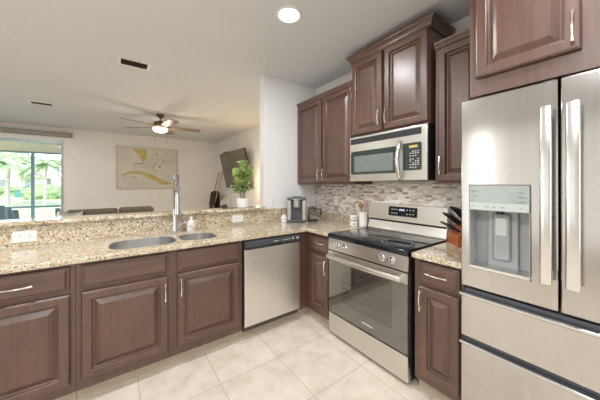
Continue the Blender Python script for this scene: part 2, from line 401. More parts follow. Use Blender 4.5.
# peninsula: drawer cabinet, sink base
t = thing('base_cabinet', 'brown base cabinet at the end of the sink run, one handled drawer over one door', 'cabinet', (-.43, 2.05, 0), group=BG)
base_carcass(t, -.66, -.204, 2.05, 2.64, 'y')
door(t, (-.632, 2.05, .718), PX, PN, .404, .142, (.19, .071), 'h', 'drawer', DRAW, 'wood_h')
door(t, (-.632, 2.05, .150), PX, PN, .406, .543)
t = thing('sink_cabinet', 'wide brown cabinet under the sink with two doors below false drawer fronts', 'cabinet', (.33, 2.05, 0), group=BG)
base_carcass(t, -.202, .872, 2.05, 2.64, 'y')
MB().panel((-.176, 2.05, .717), PX, PN, .478, .142, DRAW).build('false_drawer_front', 'wood_h', t, bevel=.0015)
MB().panel((.362, 2.05, .717), PX, PN, .482, .142, DRAW).build('false_drawer_front', 'wood_h', t, bevel=.0015)
door(t, (-.176, 2.05, .150), PX, PN, .478, .543, (.456, .436))
door(t, (.362, 2.05, .150), PX, PN, .482, .543, (.022, .446))
# corner filler and range-wall bases
t = thing('corner_cabinet', 'small brown base cabinet in the corner left of the range, drawer over narrow door', 'cabinet', (1.59, 1.85, 0), group=BG)
mb = MB(); mb.box(1.59, 1.61, 1.702, 2.05, .088, .872); mb.box(1.486, 1.61, 2.05, 2.07, .088, .872)
mb.box(1.61, 2.195, 1.702, 1.72, .088, .872); mb.box(2.177, 2.195, 1.72, 2.64, .088, .872); mb.box(1.486, 1.504, 2.07, 2.64, .088, .872); mb.box(1.504, 2.177, 2.622, 2.64, .088, .872); mb.box(1.61, 2.177, 1.72, 2.62, .088, .118)
mb.build('body', 'wood', t)
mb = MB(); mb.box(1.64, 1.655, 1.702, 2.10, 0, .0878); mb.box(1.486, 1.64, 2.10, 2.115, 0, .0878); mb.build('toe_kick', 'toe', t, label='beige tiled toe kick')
door(t, (1.59, 1.972, .708), RX, RN, .258, .145, (.152, .088), 'h', 'drawer', DRAW, 'wood_y')
door(t, (1.59, 1.972, .142), RX, RN, .258, .543, (.238, .44))
t = thing('base_cabinet', 'narrow brown base cabinet between the range and the refrigerator, drawer over door', 'cabinet', (1.59, .74, 0), group=BG)
base_carcass(t, 1.59, 2.195, .595, .885, 'x')
door(t, (1.59, .848, .728), RX, RN, .238, .132, (.116, .071), 'h', 'drawer', DRAW, 'wood_y')
door(t, (1.59, .848, .138), RX, RN, .238, .566, (.018, .482))

# wall cabinets
def crown(root, xf, xb, y0, y1, z0, prof, ret0=True, ret1=True):
    mb = MB(); rings = []
    for o_, z in prof:
        a, b = (o_ if ret1 else 0), (o_ if ret0 else 0)
        pts = [(xb, y1 + a), (xf - o_, y1 + a), (xf - o_, y0 - b), (xb, y0 - b)]
        rings.append([mb.bm.verts.new((x, y, z0 + z)) for x, y in pts])
    for r0, r1 in zip(rings, rings[1:]):
        for k in range(4): mb.bm.faces.new((r0[k], r0[(k + 1) % 4], r1[(k + 1) % 4], r1[k]))
    mb.bm.faces.new(rings[0][::-1]); mb.bm.faces.new(rings[-1])
    return mb.build('crown_molding', 'wood_y', root)
CROWN = [(0, 0), (.010, 0), (.010, .014), (.014, .018), (.017, .030), (.026, .045), (.038, .055), (.040, .062), (.046, .066), (.046, .078)]
CROWN_S = [(0, 0), (.010, 0), (.010, .010), (.016, .022), (.026, .032), (.028, .046)]
def wall_cab(label, xf, y0, y1, z0, z1, cat='cabinet', name='wall_cabinet'):
    t = thing(name, label, cat, (xf, (y0 + y1) / 2, z0), group='wall cabinets')
    MB().box(xf, XW - .002, y0, y1, z0, z1).build('body', 'wood', t)
    return t
t = wall_cab('two-door brown wall cabinet over the corner counter, beside the white wall', 1.915, 1.70, 2.657, 1.357, 2.365)
door(t, (1.915, 2.646, 1.377), RX, RN, .457, .97, (.432, .09)); door(t, (1.915, 2.156, 1.377), RX, RN, .443, .97, (.025, .09))
crown(t, 1.915, XW - .002, 1.70, 2.657, 2.355, CROWN_S, False, False)
t = wall_cab('tall-topped two-door brown wall cabinet directly above the microwave', 1.885, .93, 1.695, 1.818, 2.545)
door(t, (1.885, 1.682, 1.832), RX, RN, .343, .70, (.318, .115)); door(t, (1.885, 1.317, 1.832), RX, RN, .380, .70, (.025, .115))
crown(t, 1.885, XW - .002, .93, 1.695, 2.535, CROWN)
t = wall_cab('narrow one-door brown wall cabinet between microwave and refrigerator', 1.915, .572, .905, 1.357, 2.365)
door(t, (1.915, .880, 1.377), RX, RN, .292, .97, (.022, .115))
crown(t, 1.915, XW - .002, .572, .905, 2.355, CROWN_S, False, False)
t = wall_cab('deep brown cabinet above the refrigerator with bow handles', 1.545, -.36, .548, 1.826, 2.62)
door(t, (1.545, .517, 1.914), RX, RN, .376, .66, (.352, .092)); door(t, (1.545, .05, 1.914), RX, RN, .376, .66, (.024, .092))
crown(t, 1.545, XW - .002, -.36, .548, 2.59, CROWN_S, True, False)

# ------------------------------------------------------------------ granite
mb = MB()
LB = rrect(-.045, .385, 2.085, 2.445, .13); RB = rrect(.420, .705, 2.10, 2.42, .11)
mb.slab([(-.70, 2.0), (1.551, 2.0), (1.551, 1.70), (XW - .004, 1.70), (XW - .004, 2.645), (-.70, 2.645)], [LB, RB], .880, .914)
ct = mb.build('countertop', 'granite', None, bevel=.006)
tag(ct, 'speckled beige granite countertop running along the sink and into the corner', 'countertop')
MB().box(-.69, 1.409, 2.622, 2.648, .914, 1.062).build('backsplash', 'granite', ct)
MB().box(1.409, XW - .004, 2.632, 2.658, .914, 1.065, .003).build('backsplash', 'granite', ct)
MB().box(XW - .03, XW - .002, 1.70, 2.632, .914, .995, .003).build('backsplash', 'granite', ct)
ct2 = MB().box(1.551, XW - .004, .592, .888, .880, .914).build('countertop', 'granite', None, bevel=.006)
tag(ct2, 'short granite countertop piece between range and refrigerator under the knife block', 'countertop')
MB().box(XW - .03, XW - .002, .592, .888, .914, .995, .003).build('backsplash', 'granite', ct2)
bar = MB().box(-.72, 1.405, 2.585, 2.80, 1.064, 1.096).build('bar_ledge', 'granite', None, bevel=.008)
tag(bar, 'raised granite bar ledge on the half wall behind the sink', 'counter')

# sink
sk = thing('sink', 'undermount stainless double bowl sink set into the granite counter', 'sink', (.33, 2.25, .70))
for nm, (x0, x1, y0, y1, r, dep) in (('bowl', (-.045, .385, 2.085, 2.445, .13, .19)), ('bowl', (.420, .705, 2.10, 2.42, .11, .16))):
    mb = MB(); rings = []
    for ins, z in ((.0008, .9115), (.004, .9115), (.005, .86), (.010, .8785 - dep + .03), (.035, .8785 - dep + .004), (.10, .8785 - dep)):
        rings.append([mb.bm.verts.new((x, y, z)) for x, y in rrect(x0 + ins, x1 - ins, y0 + ins, y1 - ins, max(.02, r - max(ins, 0) * .6))])
    mb.skin(rings, False); mb.bm.faces.new(rings[-1])
    b = mb.build(nm, 'sink', sk, 50)
    cx, cy = (x0 + x1) / 2, (y0 + y1) / 2
    MB().lathe([(.04, 0), (.038, .004), (.03, .004), (.026, .001)], (cx, cy, .8785 - dep), 20).build('drain', 'chrome', b, 40)


# faucet
f = thing('faucet', 'tall chrome spring pull-down kitchen faucet standing behind the sink', 'faucet', (.43, 2.53, .914))
MB().lathe([(.032, 0), (.032, .006), (.026, .012), (.024, .05), (.022, .06), (.020, .13), (.019, .21), (.016, .22)], (.43, 2.53, .914), 20).build('body', 'chrome', f, 40)
mb = MB(); mb.tube([(.455, 2.53, .985), (.485, 2.525, .992), (.53, 2.515, 1.005)], [.010, .008, .006], 10); mb.build('lever_handle', 'chrome', f, 40)
arc = [Vector((.43, 2.53, 1.13))] + [Vector((.43, 2.53, 1.13 + .05 * k)) for k in range(1, 5)]
for k in range(1, 13):
    a = PI * k / 12; arc.append(Vector((.43 - .003 * (1 - math.cos(a)), 2.53 - .075 * (1 - math.cos(a)), 1.33 + .10 * math.sin(a))))
arc.append(Vector((.424, 2.38, 1.28)))
MB().tube(arc, .010, 10).build('hose', 'darkgrey', f, 60)
# coil
L = [0]
for a, b in zip(arc, arc[1:]): L.append(L[-1] + (b - a).length)
def along(s):
    for i in range(len(arc) - 1):
        if s <= L[i + 1]: u = (s - L[i]) / (L[i + 1] - L[i]); return arc[i].lerp(arc[i + 1], u), (arc[i + 1] - arc[i]).normalized()
    return arc[-1], (arc[-1] - arc[-2]).normalized()
mb = MB(); pts = []; turns = 30
for k in range(turns * 8 + 1):
    p, d = along(L[-1] * k / (turns * 8)); u = Vector((1, 0, 0)); v = d.cross(u).normalized(); a = 2 * PI * k / 8
    pts.append(p + (u * math.cos(a) + v * math.sin(a)) * .0165)
mb.tube(pts, .0042, 5); mb.build('spring', 'chrome', f, 60)
MB().tube([(.424, 2.38, 1.285), (.424, 2.38, 1.25), (.424, 2.38, 1.17), (.424, 2.38, 1.11), (.424, 2.38, 1.095)], [.016, .020, .021, .027, .026], 14).build('spray_head', 'chrome', f, 40)
MB().tube([(.43, 2.53, 1.18), (.428, 2.46, 1.18), (.425, 2.40, 1.18)], .006, 8).build('support_arm', 'chrome', f, 40)

# soap bottle
sb = thing('soap_bottle', 'small white soap bottle with a coloured label beside the faucet', 'bottle', (.572, 2.55, .914))
mb = MB(); rings = []
for sx, sy, z in ((.036, .020, 0), (.038, .022, .01), (.038, .022, .07), (.030, .018, .095), (.014, .012, .105), (.011, .011, .112)):
    rings.append(mb.ring((.572, 2.55, .914 + z), (0, 0, 1), (sy, sx), 20))
mb.skin(rings); mb.build('bottle_body', 'ceramic', sb, 50)
MB().lathe([(.013, .112), (.013, .128), (.007, .131), (.006, .143)], (.572, 2.55, .914), 14).build('cap', 'white', sb, 40)
mb = MB(); mb.box(.548, .594, 2.526, 2.5285, .938, .972); lab = mb.build('paper_label', 'white', sb)
mb = MB(); mb.box(.552, .580, 2.5245, 2.5262, .958, .966); mb.build('label_mark', 'pink', lab); MB().box(.574, .592, 2.5245, 2.5262, .938, .950).build('label_mark', 'yellow', lab)

# ------------------------------------------------------------------ dishwasher
d = thing('dishwasher', 'stainless steel dishwasher with black control strip beside the sink cabinet', 'dishwasher', (1.18, 2.05, 0))
MB().box(.885, 1.478, 2.058, 2.62, .112, .868).build('body', 'gasket', d)
MB().box(.874, 1.484, 2.10, 2.115, 0, .112).build('toe_kick', 'toe', d, label='beige tiled toe kick')
for x in (.90, 1.46):
    for y in (2.16, 2.58): MB().cyl((x, y, 0), (x, y, .115), .015, None, 10).build('foot', 'black', d)
MB().box(.888, 1.476, 2.022, 2.056, .118, .788, .004).build('door_panel', 'steel_v', d)
mb = MB(); prof = [(2.056, .792), (2.020, .792), (2.014, .80), (2.016, .835), (2.024, .858), (2.034, .866), (2.056, .866)]
mb.prism(prof, lambda p: (.888, p[0], p[1]), lambda p: (1.476, p[0], p[1])); cp = mb.build('control_panel', 'darkgrey', d, 50, label='black control strip')
mb = MB(); mb.box(.90, 1.465, 2.010, 2.016, .794, .806, .002); mb.box(1.13, 1.26, 2.006, 2.018, .792, .812, .003); mb.build('grip', 'black', cp)
mb = MB()
for k in range(4): mb.box(1.17 + .014 * k, 1.181 + .014 * k, 2.0125, 2.016, .828, .834)
mb.build('lettering', 'pale', cp)
for x in (1.268, 1.292, 1.316, 1.34): MB().box(x, x + .014, 2.0125, 2.016, .828, .834).build('button', 'pale', cp)
for x in (1.378, 1.432): MB().box(x, x + .02, 2.0125, 2.016, .824, .840).build('button', 'pale', cp)
MB().box(.888, 1.470, 2.050, 2.10, .068, .112).build('toe_panel', 'toepanel', d)

# ------------------------------------------------------------------ range
r = thing('range', 'freestanding stainless steel electric range with black glass cooktop', 'stove', (1.6, 1.30, 0))
Y0, Y1 = .913, 1.690
MB().box(1.60, 2.19, Y0 + .003, Y1 - .003, .03, .8735).build('body', 'black', r)
mb = MB()
for x, y in ((1.66, Y0 + .05), (1.66, Y1 - .05), (2.1, Y0 + .05), (2.1, Y1 - .05)): MB().cyl((x, y, 0), (x, y, .03), .018).build('foot', 'black', r)
MB().box(1.548, 2.106, Y0, Y1, .874, .916, .010, 3).build('cooktop', 'blackglass', r, 60, label='black glass cooktop')
cook = [o for o in r.children if o.name.startswith('cooktop')][0]
for cx, cy, rr in ((1.72, 1.50, .105), (1.72, 1.10, .115), (1.97, 1.50, .08), (1.97, 1.12, .08), (1.95, 1.31, .06)):
    mb = MB(); mb.lathe([(rr, .0), (rr, .0008), (rr - .006, .0008), (rr - .006, 0)], (cx, cy, .9158), 40, False)
    mb.build('burner_ring', 'mark', cook)
# control fascia
mb = MB(); mb.prism([(1.600, .772), (1.556, .772), (1.562, .872), (1.600, .872)], lambda p: (p[0], Y0, p[1]), lambda p: (p[0], Y1, p[1])); fas = mb.build('control_panel', 'steel', r)
for y in (1.577, 1.493, 1.124, 1.041):
    k = MB(); nv = Vector((-1, 0, .06)).normalized(); c = Vector((1.559, y, .824))
    k.tube([c, c + nv * .004, c + nv * .006, c + nv * .024, c + nv * .028], [.028, .028, .022, .020, .017], 20)
    k = k.build('knob', 'chrome', r, 40)
    MB().box(1.523, 1.532, y - .0025, y + .0025, .812, .846).build('pointer', 'steel', k)
# oven door
mb = MB(); mb.box(1.556, 1.598, Y0 + .004, Y1 - .004, .215, .762, .004); od = mb.build('oven_door', 'ovenglass', r, label='dark glass oven door')
MB().box(1.5535, 1.5575, Y0 + .004, Y1 - .004, .690, .762, .001).build('door_rail', 'steel', od)
mb = MB(); mb.box(1.5545, 1.5565, 1.036, 1.522, .34, .655); win = mb.build('oven_window', 'ovenwin', od)
mb = MB()
for z in (.42, .47, .52): mb.box(1.5538, 1.5550, 1.045, 1.515, z, z + .004)
mb.build('rack', 'darkgrey', win)
mb = MB(); pts = []
for k in range(13):
    s = k / 12; pts.append((1.515 - .016 * math.sin(PI * s), Y0 + .03 + (Y1 - Y0 - .06) * s, .722))
mb.tube(pts, (.013, .020), 12)
for y in (Y0 + .05, Y1 - .05): mb.box(1.51, 1.556, y - .016, y + .016, .706, .738, .005)
mb.build('handle', 'steel', od, 50)
mb = MB()
for k in range(9): mb.box(1.5545, 1.5562, 1.295 - .012 * k, 1.303 - .012 * k, .268, .276)
mb.build('badge', 'pale', od)
MB().box(1.558, 1.598, Y0 + .004, Y1 - .004, .028, .205, .005).build('storage_drawer', 'steel', r)
# backguard
mb = MB(); mb.prism([(2.19, .90), (2.108, .90), (2.108, .922), (2.136, .996), (2.136, 1.012), (2.122, 1.016), (2.126, 1.045), (2.142, 1.165), (2.19, 1.17)], lambda p: (p[0], Y0 + .004, p[1]), lambda p: (p[0], Y1 - .004, p[1]))
bgd = mb.build('backguard', 'steel', r)
mb = MB(); mb.box(2.133, 2.1365, Y0 + .012, Y1 - .012, .998, 1.0115); mb.build('shadow_groove', 'black', bgd)
Tm = Matrix.Translation((2.1325, 0, 1.105)) @ Matrix.Rotation(math.radians(7.1), 4, 'Y')
dsp = MB().box(-.004, .004, 1.165, 1.452, -.045, .042, .002, 1, Tm).build('display', 'blackglass', bgd)
mb = MB()
for y in (1.42, 1.395, 1.37, 1.265, 1.235, 1.205):
    for z in (.016, -.02): MB().box(-.006, -.003, y - .012, y, z - .0035, z + .0035, 0, 1, Tm).build('button', 'pale', dsp)
MB().box(-.006, -.003, 1.285, 1.34, .006, .022, 0, 1, Tm).build('clock', 'bluedisp', dsp)

# ------------------------------------------------------------------ microwave
m_ = thing('microwave', 'stainless over-the-range microwave mounted under the tall cabinet', 'microwave', (1.86, 1.31, 1.385), )
MB().box(1.875, XW - .004, .934, 1.70, 1.390, 1.815).build('body', 'black', m_)
mb = MB(); mb.box(1.852, 1.874, .934, 1.70, 1.387, 1.812, .006); face = mb.build('front_panel', 'steel', m_)
mb = MB()
mb.box(1.848, 1.854, .980, 1.685, 1.742, 1.793)
vg = mb.build('vent_grille', 'black', m_)
mb = MB()
for k in range(4): mb.box(1.845, 1.850, .982, 1.683, 1.748 + .0125 * k, 1.7515 + .0125 * k)
mb.build('slat', 'darkgrey', vg)
mb = MB(); mb.prism(rrect(1.165, 1.680, 1.452, 1.672, .02), lambda p: (1.853, p[0], p[1]), lambda p: (1.846, p[0], p[1])); dw = mb.build('door_window', 'mwglass', m_)
mb = MB(); mb.prism(rrect(1.215, 1.635, 1.475, 1.625, .012), lambda p: (1.847, p[0], p[1]), lambda p: (1.8445, p[0], p[1])); mb.build('mesh_screen', 'mwwin', dw)
mb = MB(); pts = []
for k in range(15):
    s = k / 14; pts.append((1.846 - .048 * math.sin(PI * s) ** .7, 1.150, 1.395 + .305 * s))
mb.tube(pts, (.018, .014), 12, True, (1, 0, 0)); mb.build('handle', 'fhandle', m_, 50, label='curved chrome door handle')
mb = MB(); mb.prism(rrect(.978, 1.125, 1.468, 1.682, .012), lambda p: (1.853, p[0], p[1]), lambda p: (1.846, p[0], p[1])); cp = mb.build('control_panel', 'mwglass', m_)
MB().box(1.844, 1.847, 1.005, 1.075, 1.642, 1.662).build('clock', 'amber', cp)
mb = MB()
for j, z in enumerate((1.615, 1.60, 1.58, 1.555, 1.54, 1.525, 1.51, 1.49)):
    for k in range(4):
        if (j + k) % 5: MB().box(1.8445, 1.847, 1.058 - .021 * k, 1.070 - .021 * k, z - .0035, z + .0025).build('button', 'pale', cp)
mb = MB(); mb.box(1.90, 2.10, 1.05, 1.30, 1.384, 1.392); mb.build('underside_filter', 'darkgrey', m_)

lamp('hood_fill', 'AREA', (1.95, 1.31, 1.380), 1.5, (1, .95, .88), (0, 0, 0), shape='RECTANGLE', size=.10, size_y=.6)  # unseen light added below the microwave to brighten the backsplash
# ------------------------------------------------------------------ refrigerator
fr = thing('refrigerator', 'stainless French-door refrigerator with ice dispenser and two freezer drawers', 'refrigerator', (1.85, .2, 0))
FY0, FY1, FG = -.182, .586, .206
MB().box(1.652, 2.19, FY0, FY1, .03, 1.80).build('body', 'gasket', fr)
# left door with the dispenser opening: four slabs joined as one ring
def dface(mb, y0, y1, z0, z1): mb.box(1.530, 1.578, y0, y1, z0, z1)
mb = MB(); oy0, oy1, oz0, oz1 = .300, .548, .915, 1.352
# ring plate with hole (front view y,z), extruded in x
ol = [(FG + .004, .806), (FY1, .806), (FY1, 1.812), (FG + .004, 1.812)]; hl = [(oy0, oz0), (oy1, oz0), (oy1, oz1), (oy0, oz1)]
bm_ = MB(); bm_.slab([(a, b) for a, b in ol], [[(a, b) for a, b in hl]], 0, .118)
tmp = bm_.bm
tmp.transform(Matrix(((0, 0, -1, 1.648), (1, 0, 0, 0), (0, 1, 0, 0), (0, 0, 0, 1))))
mb.add(tmp); ld = mb.build('left_door', 'fridge', fr, bevel=.005)
rd = MB().box(1.530, 1.648, FY0, FG - .004, .806, 1.812, .005).build('right_door', 'fridge', fr)
def fhandle(parent, yc, wd):
    mb = MB(); mb.box(1.470, 1.488, yc - wd / 2, yc + wd / 2, .925, 1.695, .007, 3)
    for z in (.955, 1.665): mb.box(1.475, 1.531, yc - .012, yc + .012, z - .02, z + .02, .004)
    mb.build('handle', 'fhandle', parent, 50, label='broad polished door handle')
fhandle(ld, .240, .040); fhandle(rd, .160, .044)
# dispenser
mb = MB(); mb.box(1.632, 1.647, oy0, oy1, oz0, 1.225)     # back plate
mb.box(1.533, 1.632, oy1 - .004, oy1, oz0, 1.225); mb.box(1.533, 1.632, oy0, oy0 + .004, oz0, 1.225); mb.box(1.615, 1.632, .36, .49, oz0, 1.225, .006) 
dispr = mb.build('dispenser', 'greysteel', fr)
mb = MB(); mb.box(1.531, 1.64, oy0 + .002, oy1 - .002, 1.222, 1.351); pn = mb.build('dispenser_panel', 'panelgrey', fr)
MB().box(1.5295, 1.533, oy0 + .004, oy1 - .004, 1.224, 1.262).build('button_strip', 'panelpale', pn)
mb = MB()
for y, z, w_ in ((.535, 1.322, .018), (.535, 1.300, .022), (.51, 1.318, .006), (.51, 1.298, .005), (.535, 1.276, .008), (.345, 1.318, .018), (.345, 1.295, .026), (.345, 1.272, .028), (.37, 1.312, .006), (.375, 1.294, .005),
                 (.535, 1.242, .008), (.475, 1.242, .018), (.445, 1.242, .016), (.41, 1.242, .018), (.335, 1.242, .006)):
    MB().box(1.5285, 1.5320, y - w_, y, z - .002, z + .002).build('marking', 'mark', pn)
mb = MB(); mb.box(1.522, 1.632, oy0 + .001, oy1 - .001, .913, .928, .003); mb.build('drip_tray', 'steel', dispr)
mb = MB(); mb.prism(rrect(.387, .465, .960, 1.205, .012), lambda p: (1.616, p[0], p[1]), lambda p: (1.608, p[0], p[1])); pad = mb.build('dispenser_lever', 'mark', dispr)
mb = MB(); mb.prism(rrect(.394, .458, .967, 1.198, .008), lambda p: (1.609, p[0], p[1]), lambda p: (1.600, p[0], p[1])); mb.build('paddle', 'greysteel', pad)
MB().box(1.595, 1.602, .402, .450, 1.09, 1.185, .002).build('pad', 'panelpale', pad)
MB().cyl((1.595, .430, 1.222), (1.595, .430, 1.203), .018, .012).build('spout', 'black', dispr)
# freezer drawers with scooped top grips
for nm, z0, z1 in (('upper', .532, .768), ('lower', .055, .506)):
    mb = MB()
    mb.box(1.530, 1.648, FY0, FY1, z0, z1 - .012, .004)
    q = mb.build('freezer_drawer', 'fridge', fr)
    mb = MB(); mb.prism([(1.540, z1 - .014), (1.514, z1 - .014), (1.508, z1 - .008), (1.508, z1), (1.513, z1 + .004), (1.540, z1 + .004)], lambda p: (p[0], FY0, p[1]), lambda p: (p[0], FY1, p[1]))
    mb.build('handle', 'chrome', q, label='bright full-width grip lip')
    mb = MB(); mb.box(1.545, 1.580, FY0 + .01, FY1 - .012, z1 + .0045, z1 + .024); mb.build('grip_recess', 'darkgrey', q)
mb = MB(); mb.box(1.58, 1.651, FY0 + .004, FY1 - .004, .768 + .026, .804); mb.build('gasket', 'gasket', fr)
for yy in (FG + .02, FG - .055): MB().box(1.556, 1.66, yy, yy + .035, 1.812, 1.824).build('hinge', 'darkgrey', fr)
mb = MB(); mb.box(1.60, 2.18, FY0 + .01, FY1 - .01, 0, .03); mb.build('base_grille', 'black', fr)

# ------------------------------------------------------------------ outlets and switches
def plate(name, label, cat, O, A, Nn, w, h, kind, group='wall plates'):
    t = thing(name, label, cat, O, group=group)
    MB().panel(O, A, Nn, w, h, [(0, 0), (0, .004), (.004, .006), (.006, .006)]).build('cover_plate', 'white', t)
    A, Nn, O_ = Vector(A), Vector(Nn), Vector(O)
    def bx(a0, a1, b0, b1, d0, d1, nm, m):
        mb = MB(); P = O_
        q = [P + A * a + Vector((0, 0, b)) for a, b in ((a0, b0), (a1, b0), (a1, b1), (a0, b1))]
        mb.prism(q, lambda p: p + Nn * d0, lambda p: p + Nn * d1); return mb.build(nm, m, t)
    if kind == 'hor':       # a receptacle laid on its side
        for s in (.30, .70):
            c = w * s
            mb = MB()
            for da, db0, db1 in ((-.008, -.006, .002), (.004, -.006, .002)):
                q = [O_ + A * (c + a) + Vector((0, 0, h / 2 + b)) for a, b in ((da, db0), (da + .003, db0), (da + .003, db1), (da, db1))]
                mb.prism(q, lambda p: p + Nn * .006, lambda p: p + Nn * .0072)
            q = [O_ + A * (c + a) + Vector((0, 0, h / 2 + b)) for a, b in ((-.002, .008), (.004, .008), (.004, .013), (-.002, .013))]
            mb.prism(q, lambda p: p + Nn * .006, lambda p: p + Nn * .0072); mb.build('socket', 'mark', t)
    elif kind == 'outlet':
        for s in (.3, .7):
            mb = MB()
            for a0 in (-.009, .005):
                q = [O_ + A * (w / 2 + a) + Vector((0, 0, h * s + b)) for a, b in ((a0, -.006), (a0 + .004, -.006), (a0 + .004, .006), (a0, .006))]
                mb.prism(q, lambda p: p + Nn * .006, lambda p: p + Nn * .0072)
            mb.build('socket', 'mark', t)
    else: bx(w / 2 - .016, w / 2 + .016, h / 2 - .032, h / 2 + .032, .006, .010, 'rocker', 'white')
    return t
plate('outlet', 'white sideways outlet plate on the granite under the bar ledge, nearest the left edge', 'outlet', (-.592, 2.622, .942), PX, PN, .122, .085, 'hor')
plate('outlet', 'white sideways outlet plate on the granite below the potted plant', 'outlet', (1.008, 2.622, .945), PX, PN, .122, .080, 'hor')
plate('outlet', 'white outlet on the mosaic tile below the corner wall cabinet', 'outlet', (XW - .008, 2.285, 1.098), RX, RN, .075, .118, 'outlet')
plate('light_switch', 'white rocker switch on the white wall left of the coffee maker', 'switch', (1.495, YS, 1.095), PX, PN, .075, .115, 'sw')
plate('light_switch', 'white switch plate on the far wall below the map', 'switch', (-.58, 7.95, 1.03), PX, PN, .14, .12, 'sw')

# ------------------------------------------------------------------ things on the counters
FACE = -math.radians(35.5)
k = thing('coffee_maker', 'silver and grey single-cup coffee maker on the corner counter', 'coffee maker', (1.735, 2.44, .9145), FACE, local=True)
mb = MB(); mb.box(-.085, .085, .02, .13, .0, .285, .02, 3); mb.build('water_housing', 'slate', k)
for s in (-1, 1): MB().box(min(s * .062, s * .112), max(s * .062, s * .112), -.085, .125, .022, .262, .012, 3).build('side_panel', 'coffee', k)
MB().box(-.108, .108, -.095, .12, 0, .026, .012, 3).build('base', 'darkgrey', k)
MB().prism(rrect(-.058, .058, -.09, .02, .02), lambda p: (p[0], p[1], .026), lambda p: (p[0], p[1], .034)).build('drip_tray', 'slate', k)
mb = MB(); mb.lathe([(.040, .175), (.046, .18), (.050, .24), (.050, .272)], (0, -.045, 0), 24); mb.build('brew_head', 'coffee', k, 40)
mb = MB(); mb.box(-.114, .114, -.098, .128, .262, .288, .012, 3); mb.box(-.055, .055, -.10, .05, .286, .303, .009, 2); mb.build('lid', 'slate', k)
MB().tube([(-.05, -.103, .274), (-.03, -.114, .270), (.03, -.114, .270), (.05, -.103, .274)], .006, 8).build('handle', 'coffee', k, 50)

k = thing('salt_shaker', 'small white ceramic jar beside the coffee maker', 'jar', (1.590, 2.495, .9145))
MB().lathe([(.030, 0), (.034, .004), (.034, .055), (.030, .064), (.027, .066)], (1.590, 2.495, .9145), 24).build('jar', 'ceramic', k, 40)
MB().lathe([(.029, .066), (.030, .070), (.024, .078), (.010, .082), (.008, .088), (.004, .091)], (1.590, 2.495, .9145), 24).build('lid', 'white', k, 40)
mb = MB(); mb.box(-.014, -.004, -.0355, -.033, .032, .042); mb.box(.002, .012, -.0355, -.033, .032, .042)
mb.bm.transform(Matrix.Translation((1.590, 2.495, .9145)) @ Matrix.Rotation(FACE, 4, 'Z')); mb.build('lettering', 'mark', k)

k = thing('glass_pot', 'clear glass pot with dark base and handle right of the coffee maker', 'pot', (1.905, 2.34, .9145), FACE, local=True)
MB().lathe([(.058, 0), (.062, .006), (.058, .022), (.05, .026)], (0, 0, 0), 28).build('base', 'black', k, 40)
MB().lathe([(.050, .026), (.062, .045), (.066, .075), (.060, .11), (.052, .145), (.055, .15)], (0, 0, 0), 28, False).build('glass_body', 'clearglass', k, 60)
MB().lathe([(.050, .030), (.059, .048), (.060, .065), (.03, .068)], (0, 0, 0), 28).build('contents', 'coffee', k, 40, label='silvery contents')
MB().lathe([(.057, .148), (.058, .160), (.045, .166), (.012, .168), (.010, .178), (.004, .18)], (0, 0, 0), 24).build('lid', 'darkgrey', k, 40)
MB().tube([(.058, -.01, .145), (.085, -.015, .15), (.098, -.017, .12), (.09, -.016, .075), (.066, -.012, .05)], [.009, .009, .010, .009, .007], 8).build('handle', 'black', k, 50)

CG = 'white canisters left of the range'
def canister(z, label):
    t = thing('canister', label, 'canister', (2.035, 1.815, z), FACE, CG, local=True)
    MB().lathe([(.036, 0), (.040, .003), (.040, .056), (.037, .058)], (0, 0, 0), 28).build('jar', 'ceramic', t, 40)
    MB().lathe([(.0405, .058), (.0405, .0655)], (0, 0, 0), 28).build('lid', 'copper', t, 40, label='thin brown wooden lid')
    mb = MB()
    for j in range(4): mb.box(-.018 + .008 * j, -.012 + .008 * j, -.0415, -.039, .020, .030)
    mb.build('lettering', 'mark', t)
canister(.9145, 'white canister with wooden lid, lower of the stacked pair left of the range')
canister(.9805, 'white canister with wooden lid, stacked on top of the other one')
MB_ = MB(); MB_.lathe([(.040, 0), (.044, .004), (.0445, .155), (.041, .155), (.040, .02), (.001, .018)], (2.105, 1.745, .9145), 28, False)
tag(MB_.build('utensil_crock', 'ceramic', None, 40), 'tall white ceramic utensil crock beside the range backguard', 'crock')
def utensil(name, label, dx, dy, m, head, L=.21):
    t = thing(name, label, 'utensil', (2.105, 1.745, .934), 0, 'cooking utensils in the crock')
    b = Vector((2.105 - dx * .3, 1.745 - dy * .3, .936)); e = Vector((2.105 + dx, 1.745 + dy, .936 + L))
    MB().tube([b, e], .005, 8).build('handle', m, t, 40)
    d_ = (e - b).normalized()
    mb = MB(); mb.tube([e - d_ * .004, e + d_ * .012, e + d_ * .035, e + d_ * .055, e + d_ * .062], [(.006, .006), (.018, .006), (.024, .006), (.016, .006), (.006, .005)], 12, True, (1, 1, 0)); mb.build(head, m, t, 60)
utensil('wooden_spoon', 'pale wooden spoon standing in the white crock', -.012, .020, 'lightwood', 'bowl', .17)
utensil('spatula', 'brown spatula standing in the white crock, the darkest one', -.018, .004, 'copper', 'blade', .165)
utensil('serving_spoon', 'pinkish grey spoon with a broad head in the white crock', .004, -.026, 'pink', 'bowl', .185)

